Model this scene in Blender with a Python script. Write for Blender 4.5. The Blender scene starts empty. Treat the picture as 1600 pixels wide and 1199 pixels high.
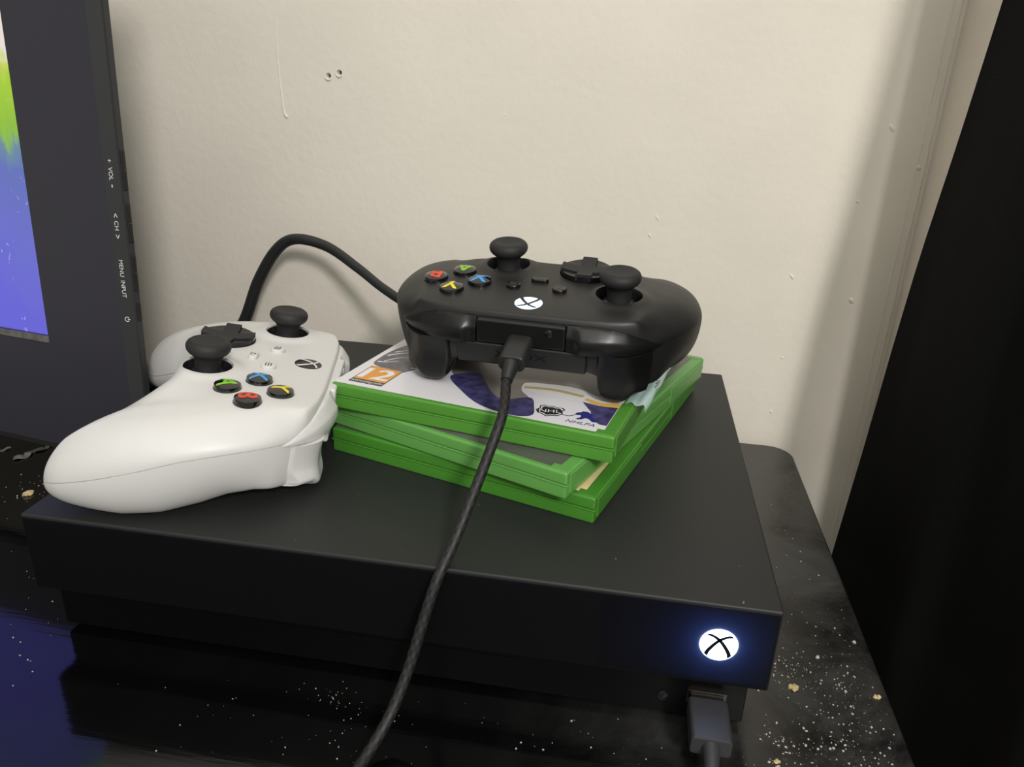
import bpy, bmesh, math, random
import numpy as np
from mathutils import Vector, Matrix

C = bpy.context.scene.collection
scene = bpy.context.scene
MM = 0.001
Z0 = 600.0            # height of the table top above the floor, mm

# ------------------------------------------------------------------ camera
F_PX = 1195.48        # focal length in pixels for the 1600 px wide frame
R_CV = ((0.98643005, 0.1598741, 0.03736349),
        (0.09375761, -0.36171154, -0.92756362),
        (-0.13477859, 0.91847974, -0.37179255))
CAM = (233.918, -233.985, 231.791)
cam_d = bpy.data.cameras.new('camera')
cam = bpy.data.objects.new('camera', cam_d)
C.objects.link(cam)
cam_d.sensor_width = 36.0
cam_d.lens = F_PX / 1600.0 * 36.0
cam_d.clip_start = 0.01
rx, ry, rz = R_CV
cam.matrix_world = Matrix((
    (rx[0], -ry[0], -rz[0], CAM[0] * MM),
    (rx[1], -ry[1], -rz[1], CAM[1] * MM),
    (rx[2], -ry[2], -rz[2], (CAM[2] + Z0) * MM),
    (0, 0, 0, 1)))
scene.camera = cam

# ------------------------------------------------------------------ world and lights
w = bpy.data.worlds.new('room_ambient')
scene.world = w
w.use_nodes = True
w.node_tree.nodes['Background'].inputs[0].default_value = (1.0, 0.96, 0.86, 1)
w.node_tree.nodes['Background'].inputs[1].default_value = 0.36


def area_light(name, loc, target, size, power, color, shape='DISK'):
    d = bpy.data.lights.new(name, 'AREA')
    d.shape = shape
    d.size = size
    d.energy = power
    d.color = color
    o = bpy.data.objects.new(name, d)
    C.objects.link(o)
    p = Vector(loc) * MM + Vector((0, 0, Z0 * MM))
    t = Vector(target) * MM + Vector((0, 0, Z0 * MM))
    o.location = p
    o.rotation_euler = (t - p).to_track_quat('-Z', 'Y').to_euler()
    return o


area_light('room_lamp', (700, -1000, 850), (150, 150, 60), 0.20, 12.6, (1.0, 0.962, 0.925))
area_light('room_fill', (500, -1500, 1150), (150, 100, 0), 1.8, 7.0, (0.97, 0.98, 0.90), 'SQUARE')  # added frontal fill standing in for light bounced around the room
area_light('overhead_fill', (150, -600, 1500), (150, 150, 0), 1.2, 7.0, (0.98, 0.98, 0.92), 'SQUARE')  # added overhead fill, lightens the curtain and television shadows on the wall

scene.view_settings.view_transform = 'Standard'
scene.view_settings.look = 'None'
scene.view_settings.gamma = 1.0
scene.view_settings.use_curve_mapping = False
scene.view_settings.exposure = 0.0


# ------------------------------------------------------------------ materials
def srgb(r, g, b):
    def f(c):
        c /= 255.0
        return c / 12.92 if c <= 0.04045 else ((c + 0.055) / 1.055) ** 2.4
    return (f(r), f(g), f(b), 1.0)


def mat(name, col, rough=0.5, spec=0.5, emit=None, estr=0.0, bump=0.0, bscale=400.0, coat=0.0,
        metal=0.0, trans=0.0, sss=0.0, var=0.0, vscale=60.0, ior=None, alpha=1.0):
    m = bpy.data.materials.new(name)
    m.use_nodes = True
    nt = m.node_tree
    b = nt.nodes['Principled BSDF']
    b.inputs['Base Color'].default_value = col
    b.inputs['Roughness'].default_value = rough
    b.inputs['Specular IOR Level'].default_value = spec
    b.inputs['Metallic'].default_value = metal
    b.inputs['Coat Weight'].default_value = coat
    b.inputs['Transmission Weight'].default_value = trans
    b.inputs['Alpha'].default_value = alpha
    if ior:
        b.inputs['IOR'].default_value = ior
    if sss:
        b.inputs['Subsurface Weight'].default_value = sss
        b.inputs['Subsurface Radius'].default_value = (0.3, 1.0, 0.2)
        b.inputs['Subsurface Scale'].default_value = 0.004
    if emit:
        b.inputs['Emission Color'].default_value = emit
        b.inputs['Emission Strength'].default_value = estr
    tc = nt.nodes.new('ShaderNodeTexCoord')
    if bump:
        n = nt.nodes.new('ShaderNodeTexNoise')
        n.inputs['Scale'].default_value = bscale
        n.inputs['Detail'].default_value = 4
        bp = nt.nodes.new('ShaderNodeBump')
        bp.inputs['Strength'].default_value = bump
        bp.inputs['Distance'].default_value = 0.001
        nt.links.new(tc.outputs['Object'], n.inputs['Vector'])
        nt.links.new(n.outputs['Fac'], bp.inputs['Height'])
        nt.links.new(bp.outputs['Normal'], b.inputs['Normal'])
    if var:
        n = nt.nodes.new('ShaderNodeTexNoise')
        n.inputs['Scale'].default_value = vscale
        n.inputs['Detail'].default_value = 5
        r = nt.nodes.new('ShaderNodeValToRGB')
        r.color_ramp.elements[0].position = 0.3
        r.color_ramp.elements[1].position = 0.75
        r.color_ramp.elements[0].color = [c * (1 - var) for c in col[:3]] + [1]
        r.color_ramp.elements[1].color = [min(1, c * (1 + var)) for c in col[:3]] + [1]
        nt.links.new(tc.outputs['Object'], n.inputs['Vector'])
        nt.links.new(n.outputs['Fac'], r.inputs['Fac'])
        nt.links.new(r.outputs['Color'], b.inputs['Base Color'])
    return m


def node(nt, kind, **kw):
    n = nt.nodes.new(kind)
    for k, v in kw.items():
        if k in n.inputs:
            n.inputs[k].default_value = v
        else:
            setattr(n, k, v)
    return n


M = {}
M['wall'] = mat('wall_paint', (0.74, 0.692, 0.61, 1), 0.62, 0.35, bump=0.26, bscale=170, var=0.05, vscale=9)
M['wall_r'] = mat('side_wall_paint', (0.72, 0.655, 0.58, 1), 0.6, 0.35, bump=0.35, bscale=140, var=0.05, vscale=14)
M['floor'] = mat('dark_floor', (0.03, 0.028, 0.026, 1), 0.7, 0.3, var=0.2)
M['curtain'] = mat('black_cloth', (0.0042, 0.0042, 0.004, 1), 0.85, 0.15, bump=0.4, bscale=1500)
M['black_case'] = mat('black_matte_plastic', (0.019, 0.020, 0.0195, 1), 0.5, 0.35, bump=0.05, bscale=3000)
M['black_front'] = mat('black_front_plastic', (0.0018, 0.0018, 0.0021, 1), 0.34, 0.18)
M['pad_black'] = mat('black_controller_plastic', (0.0115, 0.0118, 0.0122, 1), 0.46, 0.5, bump=0.06, bscale=2500)
M['pad_gloss'] = mat('black_gloss_plastic', (0.007, 0.007, 0.0075, 1), 0.22, 0.5)
M['pad_satin'] = mat('black_satin_plastic', (0.0055, 0.0057, 0.0058, 1), 0.34, 0.42)
M['pad_white'] = mat('white_controller_plastic', (0.645, 0.64, 0.63, 1), 0.42, 0.45, bump=0.04, bscale=2500)
M['rubber'] = mat('black_rubber', (0.017, 0.017, 0.018, 1), 0.62, 0.4, bump=0.1, bscale=4000)
M['button_black'] = mat('black_button', (0.005, 0.005, 0.005, 1), 0.10, 0.6, coat=0.5)
M['well'] = mat('stick_well_plastic', (0.012, 0.012, 0.016, 1), 0.3, 0.5)
M['let_A'] = mat('letter_green', srgb(125, 190, 40), 0.35)
M['let_B'] = mat('letter_red', srgb(222, 68, 46), 0.35)
M['let_X'] = mat('letter_blue', srgb(62, 150, 222), 0.35)
M['let_Y'] = mat('letter_yellow', srgb(228, 210, 40), 0.35)
M['ink'] = mat('black_ink', (0.01, 0.01, 0.01, 1), 0.5)
M['grey_ink'] = mat('grey_ink', (0.06, 0.06, 0.06, 1), 0.5)
M['label_ink'] = mat('white_label_ink', (0.62, 0.62, 0.64, 1), 0.5)
M['led'] = mat('white_led', (0.8, 0.9, 1, 1), 0.4, emit=(0.62, 0.80, 1.0, 1), estr=1.0)
M['led_console'] = mat('console_led', (0.8, 0.9, 1, 1), 0.4, emit=(0.50, 0.66, 1.0, 1), estr=9.0)
M['green'] = mat('green_case_plastic', (0.082, 0.272, 0.034, 1), 0.30, 0.5, sss=0.35)
M['green_mid'] = mat('clear_green_case_plastic', (0.125, 0.345, 0.080, 1), 0.28, 0.5, sss=0.35)
M['green_low'] = mat('deep_green_case_plastic', (0.062, 0.235, 0.026, 1), 0.30, 0.5, sss=0.35)
M['paper'] = mat('cover_paper_white', (0.74, 0.73, 0.77, 1), 0.22, 0.5)
M['paper_dark'] = mat('cover_paper_grey', (0.10, 0.10, 0.095, 1), 0.25, 0.5, var=0.4, vscale=40)
M['paper_cream'] = mat('cover_paper_cream', (0.72, 0.58, 0.30, 1), 0.25, 0.5, var=0.25, vscale=70)
M['p_orange'] = mat('print_orange', srgb(222, 150, 50), 0.25)
M['p_black'] = mat('print_black', srgb(40, 40, 42), 0.25)
M['p_white'] = mat('print_white', (0.80, 0.79, 0.80, 1), 0.25)
M['p_blue'] = mat('print_blue', srgb(66, 63, 108), 0.25, var=0.55, vscale=220)
M['p_navy'] = mat('print_navy', srgb(38, 44, 120), 0.25)
M['p_grey'] = mat('print_grey', srgb(128, 122, 114), 0.25, var=0.12, vscale=40)  # grey print; the top cover's patch also carries the controller's shade
M['p_dgrey'] = mat('print_dark_grey', srgb(95, 92, 102), 0.25, var=0.45, vscale=130)
M['p_tan'] = mat('print_tan', srgb(190, 170, 110), 0.25)
M['p_gold'] = mat('print_gold', srgb(224, 178, 84), 0.25)
M['seal'] = mat('clear_seal_film', (0.66, 0.90, 0.88, 1), 0.12, 0.6, alpha=0.80)
M['tv'] = mat('tv_black_plastic', (0.026, 0.025, 0.036, 1), 0.36, 0.5)  # black base with the bluish cast of the screen's glow mixed in
M['tv_edge'] = mat('tv_edge_plastic', (0.026, 0.027, 0.029, 1), 0.42, 0.5)
M['lip'] = mat('grey_dusty_lip', (0.12, 0.115, 0.11, 1), 0.5, var=0.4, vscale=200)
M['cord'] = mat('black_cord_rubber', (0.017, 0.018, 0.019, 1), 0.5, 0.5)
M['plug'] = mat('black_plug_plastic', (0.014, 0.0145, 0.015, 1), 0.45, 0.5)
M['plug_grey'] = mat('grey_plug_plastic', (0.030, 0.029, 0.033, 1), 0.5, 0.5)
M['steel'] = mat('steel', (0.10, 0.095, 0.085, 1), 0.35, metal=1.0)
M['crumb'] = mat('crumb_pale', (0.44, 0.42, 0.37, 1), 0.5, var=0.3, vscale=300)
M['crumb_tan'] = mat('crumb_tan', (0.55, 0.43, 0.22, 1), 0.6, var=0.3, vscale=300)
M['dust'] = mat('dust_grey', (0.16, 0.155, 0.14, 1), 0.8, var=0.5, vscale=200)


def braided():
    m = mat('braided_cord', (0.010, 0.010, 0.0105, 1), 0.55, 0.4)
    nt = m.node_tree
    b = nt.nodes['Principled BSDF']
    tc = node(nt, 'ShaderNodeTexCoord')
    mp = node(nt, 'ShaderNodeMapping')
    mp.inputs['Scale'].default_value = (10, 420, 1)
    ch = node(nt, 'ShaderNodeTexChecker')
    ch.inputs['Scale'].default_value = 1.0
    n = node(nt, 'ShaderNodeTexNoise')
    n.inputs['Scale'].default_value = 350
    mix = node(nt, 'ShaderNodeMix', data_type='RGBA')
    mix.inputs[6].default_value = (0.007, 0.007, 0.0075, 1)
    mix.inputs[7].default_value = (0.030, 0.030, 0.031, 1)
    nt.links.new(tc.outputs['UV'], mp.inputs['Vector'])
    nt.links.new(mp.outputs['Vector'], ch.inputs['Vector'])
    nt.links.new(tc.outputs['Object'], n.inputs['Vector'])
    mul = node(nt, 'ShaderNodeMath', operation='MULTIPLY')
    nt.links.new(ch.outputs['Fac'], mul.inputs[0])
    nt.links.new(n.outputs['Fac'], mul.inputs[1])
    nt.links.new(mul.outputs[0], mix.inputs[0])
    nt.links.new(mix.outputs[2], b.inputs['Base Color'])
    bp = node(nt, 'ShaderNodeBump')
    bp.inputs['Strength'].default_value = 0.5
    bp.inputs['Distance'].default_value = 0.0004
    nt.links.new(ch.outputs['Fac'], bp.inputs['Height'])
    nt.links.new(bp.outputs['Normal'], b.inputs['Normal'])
    return m


M['braid'] = braided()
HALO_W = 0.019


def smoked_panel():
    m = mat('smoked_front_plastic', (0.0018, 0.0018, 0.0021, 1), 0.34, 0.18)
    nt = m.node_tree
    out = nt.nodes['Material Output']
    tl_ = node(nt, 'ShaderNodeBsdfTranslucent')  # translucency added so the halo lamp glows through round the logo
    tl_.inputs['Color'].default_value = (0.16, 0.17, 0.20, 1)
    ad_ = node(nt, 'ShaderNodeAddShader')
    nt.links.new(nt.nodes['Principled BSDF'].outputs[0], ad_.inputs[0])
    nt.links.new(tl_.outputs[0], ad_.inputs[1])
    nt.links.new(ad_.outputs[0], out.inputs['Surface'])
    return m


M['smoked'] = smoked_panel()


def table_material():
    m = bpy.data.materials.new('dusty_black_wood')
    m.use_nodes = True
    nt = m.node_tree
    b = nt.nodes['Principled BSDF']
    b.inputs['Specular IOR Level'].default_value = 0.8
    tc = node(nt, 'ShaderNodeTexCoord')
    # cloudy film of dust with wiped streaks
    n1 = node(nt, 'ShaderNodeTexNoise', Scale=21.0, Detail=8.0, Roughness=0.7, Distortion=0.55)
    r1 = node(nt, 'ShaderNodeValToRGB')
    r1.color_ramp.elements[0].position = 0.34
    r1.color_ramp.elements[1].position = 0.66
    # fine specks
    n2 = node(nt, 'ShaderNodeTexNoise', Scale=520.0, Detail=2.0)
    r2 = node(nt, 'ShaderNodeValToRGB')
    r2.color_ramp.elements[0].position = 0.62
    r2.color_ramp.elements[1].position = 0.80
    # the right-hand end of the table is the dusty one
    sx = node(nt, 'ShaderNodeSeparateXYZ')
    mr = node(nt, 'ShaderNodeMapRange')
    mr.inputs[1].default_value = 0.20
    mr.inputs[2].default_value = 0.31
    mr.inputs[3].default_value = 0.03
    mr.inputs[4].default_value = 1.0
    add = node(nt, 'ShaderNodeMath', operation='MULTIPLY_ADD')
    add.inputs[1].default_value = 0.6
    mu = node(nt, 'ShaderNodeMath', operation='MULTIPLY')
    # wood grain: streaks along the depth of the table
    mp = node(nt, 'ShaderNodeMapping')
    mp.inputs['Scale'].default_value = (18, 240, 1)
    g = node(nt, 'ShaderNodeTexNoise', Scale=1.0, Detail=3.0)
    mix = node(nt, 'ShaderNodeMix', data_type='RGBA')
    mix.inputs[6].default_value = (0.0016, 0.0016, 0.0018, 1)
    mix.inputs[7].default_value = (0.034, 0.0338, 0.0325, 1)
    L = nt.links.new
    L(tc.outputs['Object'], n1.inputs['Vector'])
    L(tc.outputs['Object'], n2.inputs['Vector'])
    L(tc.outputs['Object'], sx.inputs[0])
    L(tc.outputs['Object'], mp.inputs['Vector'])
    L(mp.outputs['Vector'], g.inputs['Vector'])
    L(n1.outputs['Fac'], r1.inputs['Fac'])
    L(n2.outputs['Fac'], r2.inputs['Fac'])
    L(sx.outputs['X'], mr.inputs['Value'])
    L(r2.outputs['Color'], add.inputs[0])
    L(r1.outputs['Color'], add.inputs[2])
    L(add.outputs[0], mu.inputs[0])
    L(mr.outputs[0], mu.inputs[1])
    L(mu.outputs[0], mix.inputs[0])
    L(mix.outputs[2], b.inputs['Base Color'])
    rr = node(nt, 'ShaderNodeMapRange')
    rr.inputs[3].default_value = 0.09
    rr.inputs[4].default_value = 0.45
    L(mu.outputs[0], rr.inputs['Value'])
    L(rr.outputs[0], b.inputs['Roughness'])
    bp = node(nt, 'ShaderNodeBump')
    bp.inputs['Strength'].default_value = 0.12
    bp.inputs['Distance'].default_value = 0.0005
    L(g.outputs['Fac'], bp.inputs['Height'])
    L(bp.outputs['Normal'], b.inputs['Normal'])
    return m


M['table'] = table_material()


def screen_material():
    """A lit picture: purple-blue water below, green leaves and pale light above."""
    m = bpy.data.materials.new('tv_picture')
    m.use_nodes = True
    nt = m.node_tree
    b = nt.nodes['Principled BSDF']
    b.inputs['Base Color'].default_value = (0.01, 0.01, 0.01, 1)
    b.inputs['Roughness'].default_value = 0.3
    L = nt.links.new
    tc = node(nt, 'ShaderNodeTexCoord')
    sx = node(nt, 'ShaderNodeSeparateXYZ')
    L(tc.outputs['UV'], sx.inputs[0])
    n1 = node(nt, 'ShaderNodeTexNoise', Scale=9.0, Detail=5.0, Distortion=0.6)
    mp = node(nt, 'ShaderNodeMapping')
    mp.inputs['Scale'].default_value = (2.2, 1.0, 1)
    L(tc.outputs['UV'], mp.inputs['Vector'])
    L(mp.outputs['Vector'], n1.inputs['Vector'])
    ad = node(nt, 'ShaderNodeMath', operation='MULTIPLY_ADD')
    ad.inputs[1].default_value = 0.16
    L(n1.outputs['Fac'], ad.inputs[0])
    # the leaves stand only at the right-hand side of the picture; left of them there is water
    lf = node(nt, 'ShaderNodeMapRange')
    lf.inputs[1].default_value = 1.9
    lf.inputs[2].default_value = 2.5
    lf.inputs[3].default_value = -0.62
    lf.inputs[4].default_value = 0.0
    L(sx.outputs['X'], lf.inputs['Value'])
    sm = node(nt, 'ShaderNodeMath', operation='ADD')
    mn = node(nt, 'ShaderNodeMath', operation='MINIMUM')
    mn.inputs[1].default_value = 1.0
    L(sx.outputs['Y'], mn.inputs[0])
    L(mn.outputs[0], sm.inputs[0])
    L(lf.outputs[0], sm.inputs[1])
    L(sm.outputs[0], ad.inputs[2])
    rp = node(nt, 'ShaderNodeValToRGB')
    cr = rp.color_ramp
    cr.elements[0].position = 0.08
    cr.elements[0].color = srgb(100, 98, 216)
    cr.elements[1].position = 1.0
    cr.elements[1].color = srgb(235, 225, 215)
    for p, c in ((0.38, (104, 108, 205)), (0.62, (98, 112, 186)), (0.70, (104, 140, 160)), (0.745, (140, 190, 60)),
                 (0.90, (165, 205, 50)), (0.965, (200, 215, 90))):
        e = cr.elements.new(p)
        e.color = srgb(*c)
    L(ad.outputs[0], rp.inputs['Fac'])
    # white ripples
    n2 = node(nt, 'ShaderNodeTexNoise', Scale=14.0, Detail=3.0, Distortion=1.6)
    L(mp.outputs['Vector'], n2.inputs['Vector'])
    r2 = node(nt, 'ShaderNodeValToRGB')
    r2.color_ramp.elements[0].position = 0.66
    r2.color_ramp.elements[1].position = 0.74
    L(n2.outputs['Fac'], r2.inputs['Fac'])
    mx = node(nt, 'ShaderNodeMix', data_type='RGBA')
    mx.inputs[7].default_value = srgb(205, 210, 240)
    ml = node(nt, 'ShaderNodeMath', operation='MULTIPLY')
    ml.inputs[1].default_value = 0.7
    L(r2.outputs['Color'], ml.inputs[0])
    L(ml.outputs[0], mx.inputs[0])
    L(rp.outputs['Color'], mx.inputs[6])
    L(mx.outputs[2], b.inputs['Emission Color'])
    b.inputs['Emission Strength'].default_value = 0.95
    return m


M['screen'] = screen_material()


# ------------------------------------------------------------------ mesh helpers (all sizes in mm)
def mk(name, verts, faces, material, parent=None, smooth=True, sharp=40, uv=None):
    me = bpy.data.meshes.new(name)
    v = np.asarray(verts, float) * MM
    if parent is None:
        v = v + np.array([0, 0, Z0 * MM])
    me.from_pydata([tuple(p) for p in v], [], [tuple(f) for f in faces])
    me.validate()
    bm = bmesh.new()
    bm.from_mesh(me)
    bmesh.ops.recalc_face_normals(bm, faces=bm.faces)
    bm.to_mesh(me)
    bm.free()
    me.materials.append(material)
    if uv is not None:
        ul = me.uv_layers.new()
        for lp in me.loops:
            ul.data[lp.index].uv = uv[lp.vertex_index]
    if smooth:
        me.polygons.foreach_set('use_smooth', [True] * len(me.polygons))
        me.set_sharp_from_angle(angle=math.radians(sharp))
    o = bpy.data.objects.new(name, me)
    C.objects.link(o)
    o.parent = parent
    return o


def tag(o, label=None, cat=None, group=None, kind=None):
    if label:
        o['label'] = label
    if cat:
        o['category'] = cat
    if group:
        o['group'] = group
    if kind:
        o['kind'] = kind
    return o


def thing(name, matrix, label, cat, group=None):
    o = bpy.data.objects.new(name, None)
    o.empty_display_size = 0.02
    C.objects.link(o)
    mw = matrix.copy()
    mw.translation = mw.translation * MM + Vector((0, 0, Z0 * MM))
    o.matrix_world = mw
    return tag(o, label, cat, group)


def place(x, y, z, deg=0):
    return Matrix.Translation((x, y, z)) @ Matrix.Rotation(math.radians(deg), 4, 'Z')


class Geo:
    def __init__(self):
        self.v, self.f = [], []
        self.flatty = False

    def add(self, v, f):
        n = len(self.v)
        self.v += [tuple(p) for p in v]
        self.f += [tuple(i + n for i in q) for q in f]
        return self

    def bm(self, bm):
        bm.verts.ensure_lookup_table()
        bm.verts.index_update()
        self.add([v.co[:] for v in bm.verts], [[v.index for v in f.verts] for f in bm.faces])
        bm.free()
        return self

    def box(self, x0, x1, y0, y1, z0, z1, bev=0.0, seg=2, rot=None, about=None):
        bm = bmesh.new()
        bmesh.ops.create_cube(bm, size=1)
        for q in bm.verts:
            q.co = Vector(((x0 + x1) / 2 + q.co.x * (x1 - x0), (y0 + y1) / 2 + q.co.y * (y1 - y0), (z0 + z1) / 2 + q.co.z * (z1 - z0)))
        if bev:
            self.flatty = True
            bmesh.ops.bevel(bm, geom=bm.edges[:], offset=bev, segments=seg, profile=0.5, affect='EDGES')
        if rot is not None:
            bmesh.ops.rotate(bm, verts=bm.verts, cent=about or ((x0 + x1) / 2, (y0 + y1) / 2, (z0 + z1) / 2), matrix=rot)
        return self.bm(bm)

    def lathe(self, prof, center=(0, 0, 0), n=48, axis='z', rot=None):
        vs, fs = [], []
        k = len(prof)
        for i in range(n):
            a = 2 * math.pi * i / n
            for r, z in prof:
                p = Vector((max(r, 0.0) * math.cos(a), max(r, 0.0) * math.sin(a), z))
                if axis == 'y':
                    p = Vector((p.x, p.z, p.y))
                if rot is not None:
                    p = rot @ p
                vs.append(p + Vector(center))
        for i in range(n):
            j = (i + 1) % n
            for q in range(k - 1):
                a, b2, c2, d = i * k + q, j * k + q, j * k + q + 1, i * k + q + 1
                if prof[q][0] <= 1e-6:
                    fs.append((a, c2, d))
                elif prof[q + 1][0] <= 1e-6:
                    fs.append((a, b2, d))
                else:
                    fs.append((a, b2, c2, d))
        return self.add(vs, fs)

    def prism(self, poly, z0, z1, bev=0.0, seg=2):
        bm = bmesh.new()
        vs = [bm.verts.new((p[0], p[1], z0)) for p in poly]
        f = bm.faces.new(vs)
        r = bmesh.ops.extrude_face_region(bm, geom=[f])
        for e in r['geom']:
            if isinstance(e, bmesh.types.BMVert):
                e.co.z = z1
        if bev:
            self.flatty = True
            es = [e for e in bm.edges if abs(e.verts[0].co.z - e.verts[1].co.z) < 1e-6]
            bmesh.ops.bevel(bm, geom=es, offset=bev, segments=seg, profile=0.5, affect='EDGES')
        return self.bm(bm)

    def flat(self, poly, z):
        self.add([(p[0], p[1], z) for p in poly], [tuple(range(len(poly)))])
        return self

    def map(self, fn):
        self.v = [tuple(fn(*p)) for p in self.v]
        return self

    def build(self, name, material, parent=None, **kw):
        o = mk(name, self.v, self.f, material, parent, **kw)
        if self.flatty and kw.get('smooth', True):       # keep the big flat faces flat beside their bevels
            wn = o.modifiers.new('weighted_normals', 'WEIGHTED_NORMAL')
            wn.keep_sharp = True
        return o


def rrect(w_, h_, r, cx=0, cy=0, n=6):
    pts = []
    for qx, qy, a0 in ((1, 1, 0), (-1, 1, 90), (-1, -1, 180), (1, -1, 270)):
        for i in range(n + 1):
            a = math.radians(a0 + 90 * i / n)
            pts.append((cx + qx * (w_ / 2 - r) + r * math.cos(a), cy + qy * (h_ / 2 - r) + r * math.sin(a)))
    return pts


def circle(r, n=32, cx=0, cy=0, ry_=None):
    return [(cx + r * math.cos(2 * math.pi * i / n), cy + (ry_ or r) * math.sin(2 * math.pi * i / n)) for i in range(n)]


def spline(pts, per=12, closed=False):
    """Centripetal Catmull-Rom through pts (any dimension)."""
    P = [np.array(p, float) for p in pts]
    if closed:
        P = [P[-1]] + P + [P[0], P[1]]
    else:
        P = [2 * P[0] - P[1]] + P + [2 * P[-1] - P[-2]]
    out = []
    for i in range(1, len(P) - 2):
        p0, p1, p2, p3 = P[i - 1:i + 3]
        t0 = 0.0
        t1 = t0 + max(np.linalg.norm(p1 - p0) ** 0.5, 1e-6)
        t2 = t1 + max(np.linalg.norm(p2 - p1) ** 0.5, 1e-6)
        t3 = t2 + max(np.linalg.norm(p3 - p2) ** 0.5, 1e-6)
        for k in range(per):
            t = t1 + (t2 - t1) * k / per
            a1 = (t1 - t) / (t1 - t0) * p0 + (t - t0) / (t1 - t0) * p1
            a2 = (t2 - t) / (t2 - t1) * p1 + (t - t1) / (t2 - t1) * p2
            a3 = (t3 - t) / (t3 - t2) * p2 + (t - t2) / (t3 - t2) * p3
            b1 = (t2 - t) / (t2 - t0) * a1 + (t - t0) / (t2 - t0) * a2
            b2 = (t3 - t) / (t3 - t1) * a2 + (t - t1) / (t3 - t1) * a3
            out.append((t2 - t) / (t2 - t1) * b1 + (t - t1) / (t2 - t1) * b2)
    if not closed:
        out.append(P[-2])
    return out


def tube_geo(pts, rad, n=14):
    """Swept tube; rad is a number or a list. Returns verts, faces, uvs."""
    P = [Vector(p) for p in pts]
    rad = rad if hasattr(rad, '__len__') else [rad] * len(P)
    vs, fs, uv = [], [], []
    T = []
    for i in range(len(P)):
        a, b = P[max(i - 1, 0)], P[min(i + 1, len(P) - 1)]
        T.append((b - a).normalized())
    nrm = T[0].orthogonal().normalized()
    s = 0.0
    for i, p in enumerate(P):
        if i:
            s += (p - P[i - 1]).length
            nrm = (nrm - T[i] * nrm.dot(T[i])).normalized()
        bn = T[i].cross(nrm)
        for k in range(n):
            a = 2 * math.pi * k / n
            vs.append(p + (nrm * math.cos(a) + bn * math.sin(a)) * rad[i])
            uv.append((k / n, s * MM))
    for i in range(len(P) - 1):
        for k in range(n):
            fs.append((i * n + k, i * n + (k + 1) % n, (i + 1) * n + (k + 1) % n, (i + 1) * n + k))
    fs.append(tuple(range(n - 1, -1, -1)))
    fs.append(tuple((len(P) - 1) * n + k for k in range(n)))
    return vs, fs, uv


def text_geo(body, size, cut=0, squeeze=1.0):
    """Lettering from Blender's built-in font as flat polygons, centred on the origin."""
    cu = bpy.data.curves.new('lettering', 'FONT')
    cu.body = body
    cu.size = 1.0
    cu.align_x = 'CENTER'
    cu.align_y = 'CENTER'
    ob = bpy.data.objects.new('lettering', cu)
    C.objects.link(ob)
    bpy.context.view_layer.update()
    me = bpy.data.meshes.new_from_object(ob.evaluated_get(bpy.context.evaluated_depsgraph_get()))
    bm = bmesh.new()
    bm.from_mesh(me)
    bmesh.ops.triangulate(bm, faces=bm.faces)
    if cut:
        bmesh.ops.subdivide_edges(bm, edges=bm.edges[:], cuts=cut, use_grid_fill=True)
    g = Geo()
    g.bm(bm)
    xs = [p[0] for p in g.v]
    ys = [p[1] for p in g.v]
    cx, cy = (min(xs) + max(xs)) / 2, (min(ys) + max(ys)) / 2
    k = size / (max(ys) - min(ys))
    g.v = [((p[0] - cx) * k * squeeze, (p[1] - cy) * k, 0.0) for p in g.v]
    C.objects.unlink(ob)
    bpy.data.objects.remove(ob)
    bpy.data.curves.remove(cu)
    bpy.data.meshes.remove(me)
    return g


def ribbon(pts, widths):
    """Flat 2-D stroke polygon as quads."""
    P = [np.array(p, float) for p in pts]
    n = len(P)
    vs, fs = [], []
    for i in range(n):
        t = P[min(i + 1, n - 1)] - P[max(i - 1, 0)]
        t = t / (np.linalg.norm(t) + 1e-9)
        nn = np.array([-t[1], t[0]])
        hw = (widths[0] + (widths[1] - widths[0]) * i / (n - 1)) / 2 if hasattr(widths, '__len__') else widths / 2
        a, b = P[i] + nn * hw, P[i] - nn * hw
        vs += [(a[0], a[1], 0.0), (b[0], b[1], 0.0)]
    for i in range(n - 1):
        fs.append((2 * i, 2 * i + 1, 2 * i + 3, 2 * i + 2))
    return vs, fs


def sphere_x(r):
    """The two curved strokes of the cross on the round emblem, and short end caps inside radius r."""
    g = Geo()
    for sgn in (1, -1):
        pts = spline([(-0.80 * sgn, 0.72), (-0.40 * sgn, 0.63), (0.0, 0.36), (0.36 * sgn, -0.08), (0.60 * sgn, -0.50), (0.70 * sgn, -0.86)], 6)
        v, f = ribbon([(p[0] * r, p[1] * r) for p in pts], (0.15 * r, 0.26 * r))
        g.add([(p[0] * min(1, r / math.hypot(p[0], p[1])), p[1] * min(1, r / math.hypot(p[0], p[1])), 0.0) for p in v], f)
    return g


def boolean(o, cutter):
    md = o.modifiers.new('cut', 'BOOLEAN')
    md.operation = 'DIFFERENCE'
    md.solver = 'EXACT'
    md.object = cutter
    bpy.context.view_layer.update()
    me = bpy.data.meshes.new_from_object(o.evaluated_get(bpy.context.evaluated_depsgraph_get()))
    o.modifiers.clear()
    old = o.data
    me.name = old.name
    o.data = me
    bpy.data.meshes.remove(old)
    me.polygons.foreach_set('use_smooth', [True] * len(me.polygons))
    me.set_sharp_from_angle(angle=math.radians(38))
    cm = cutter.data
    bpy.data.objects.remove(cutter)
    bpy.data.meshes.remove(cm)


# ------------------------------------------------------------------ the room
WALL_Y = 278.0
WALL_X = 408.0

g = Geo().box(-1500, WALL_X, WALL_Y, WALL_Y + 60, -Z0, 1500)
wall = g.build('wall_back', M['wall'], smooth=False)
tag(wall, kind='structure')
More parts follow.
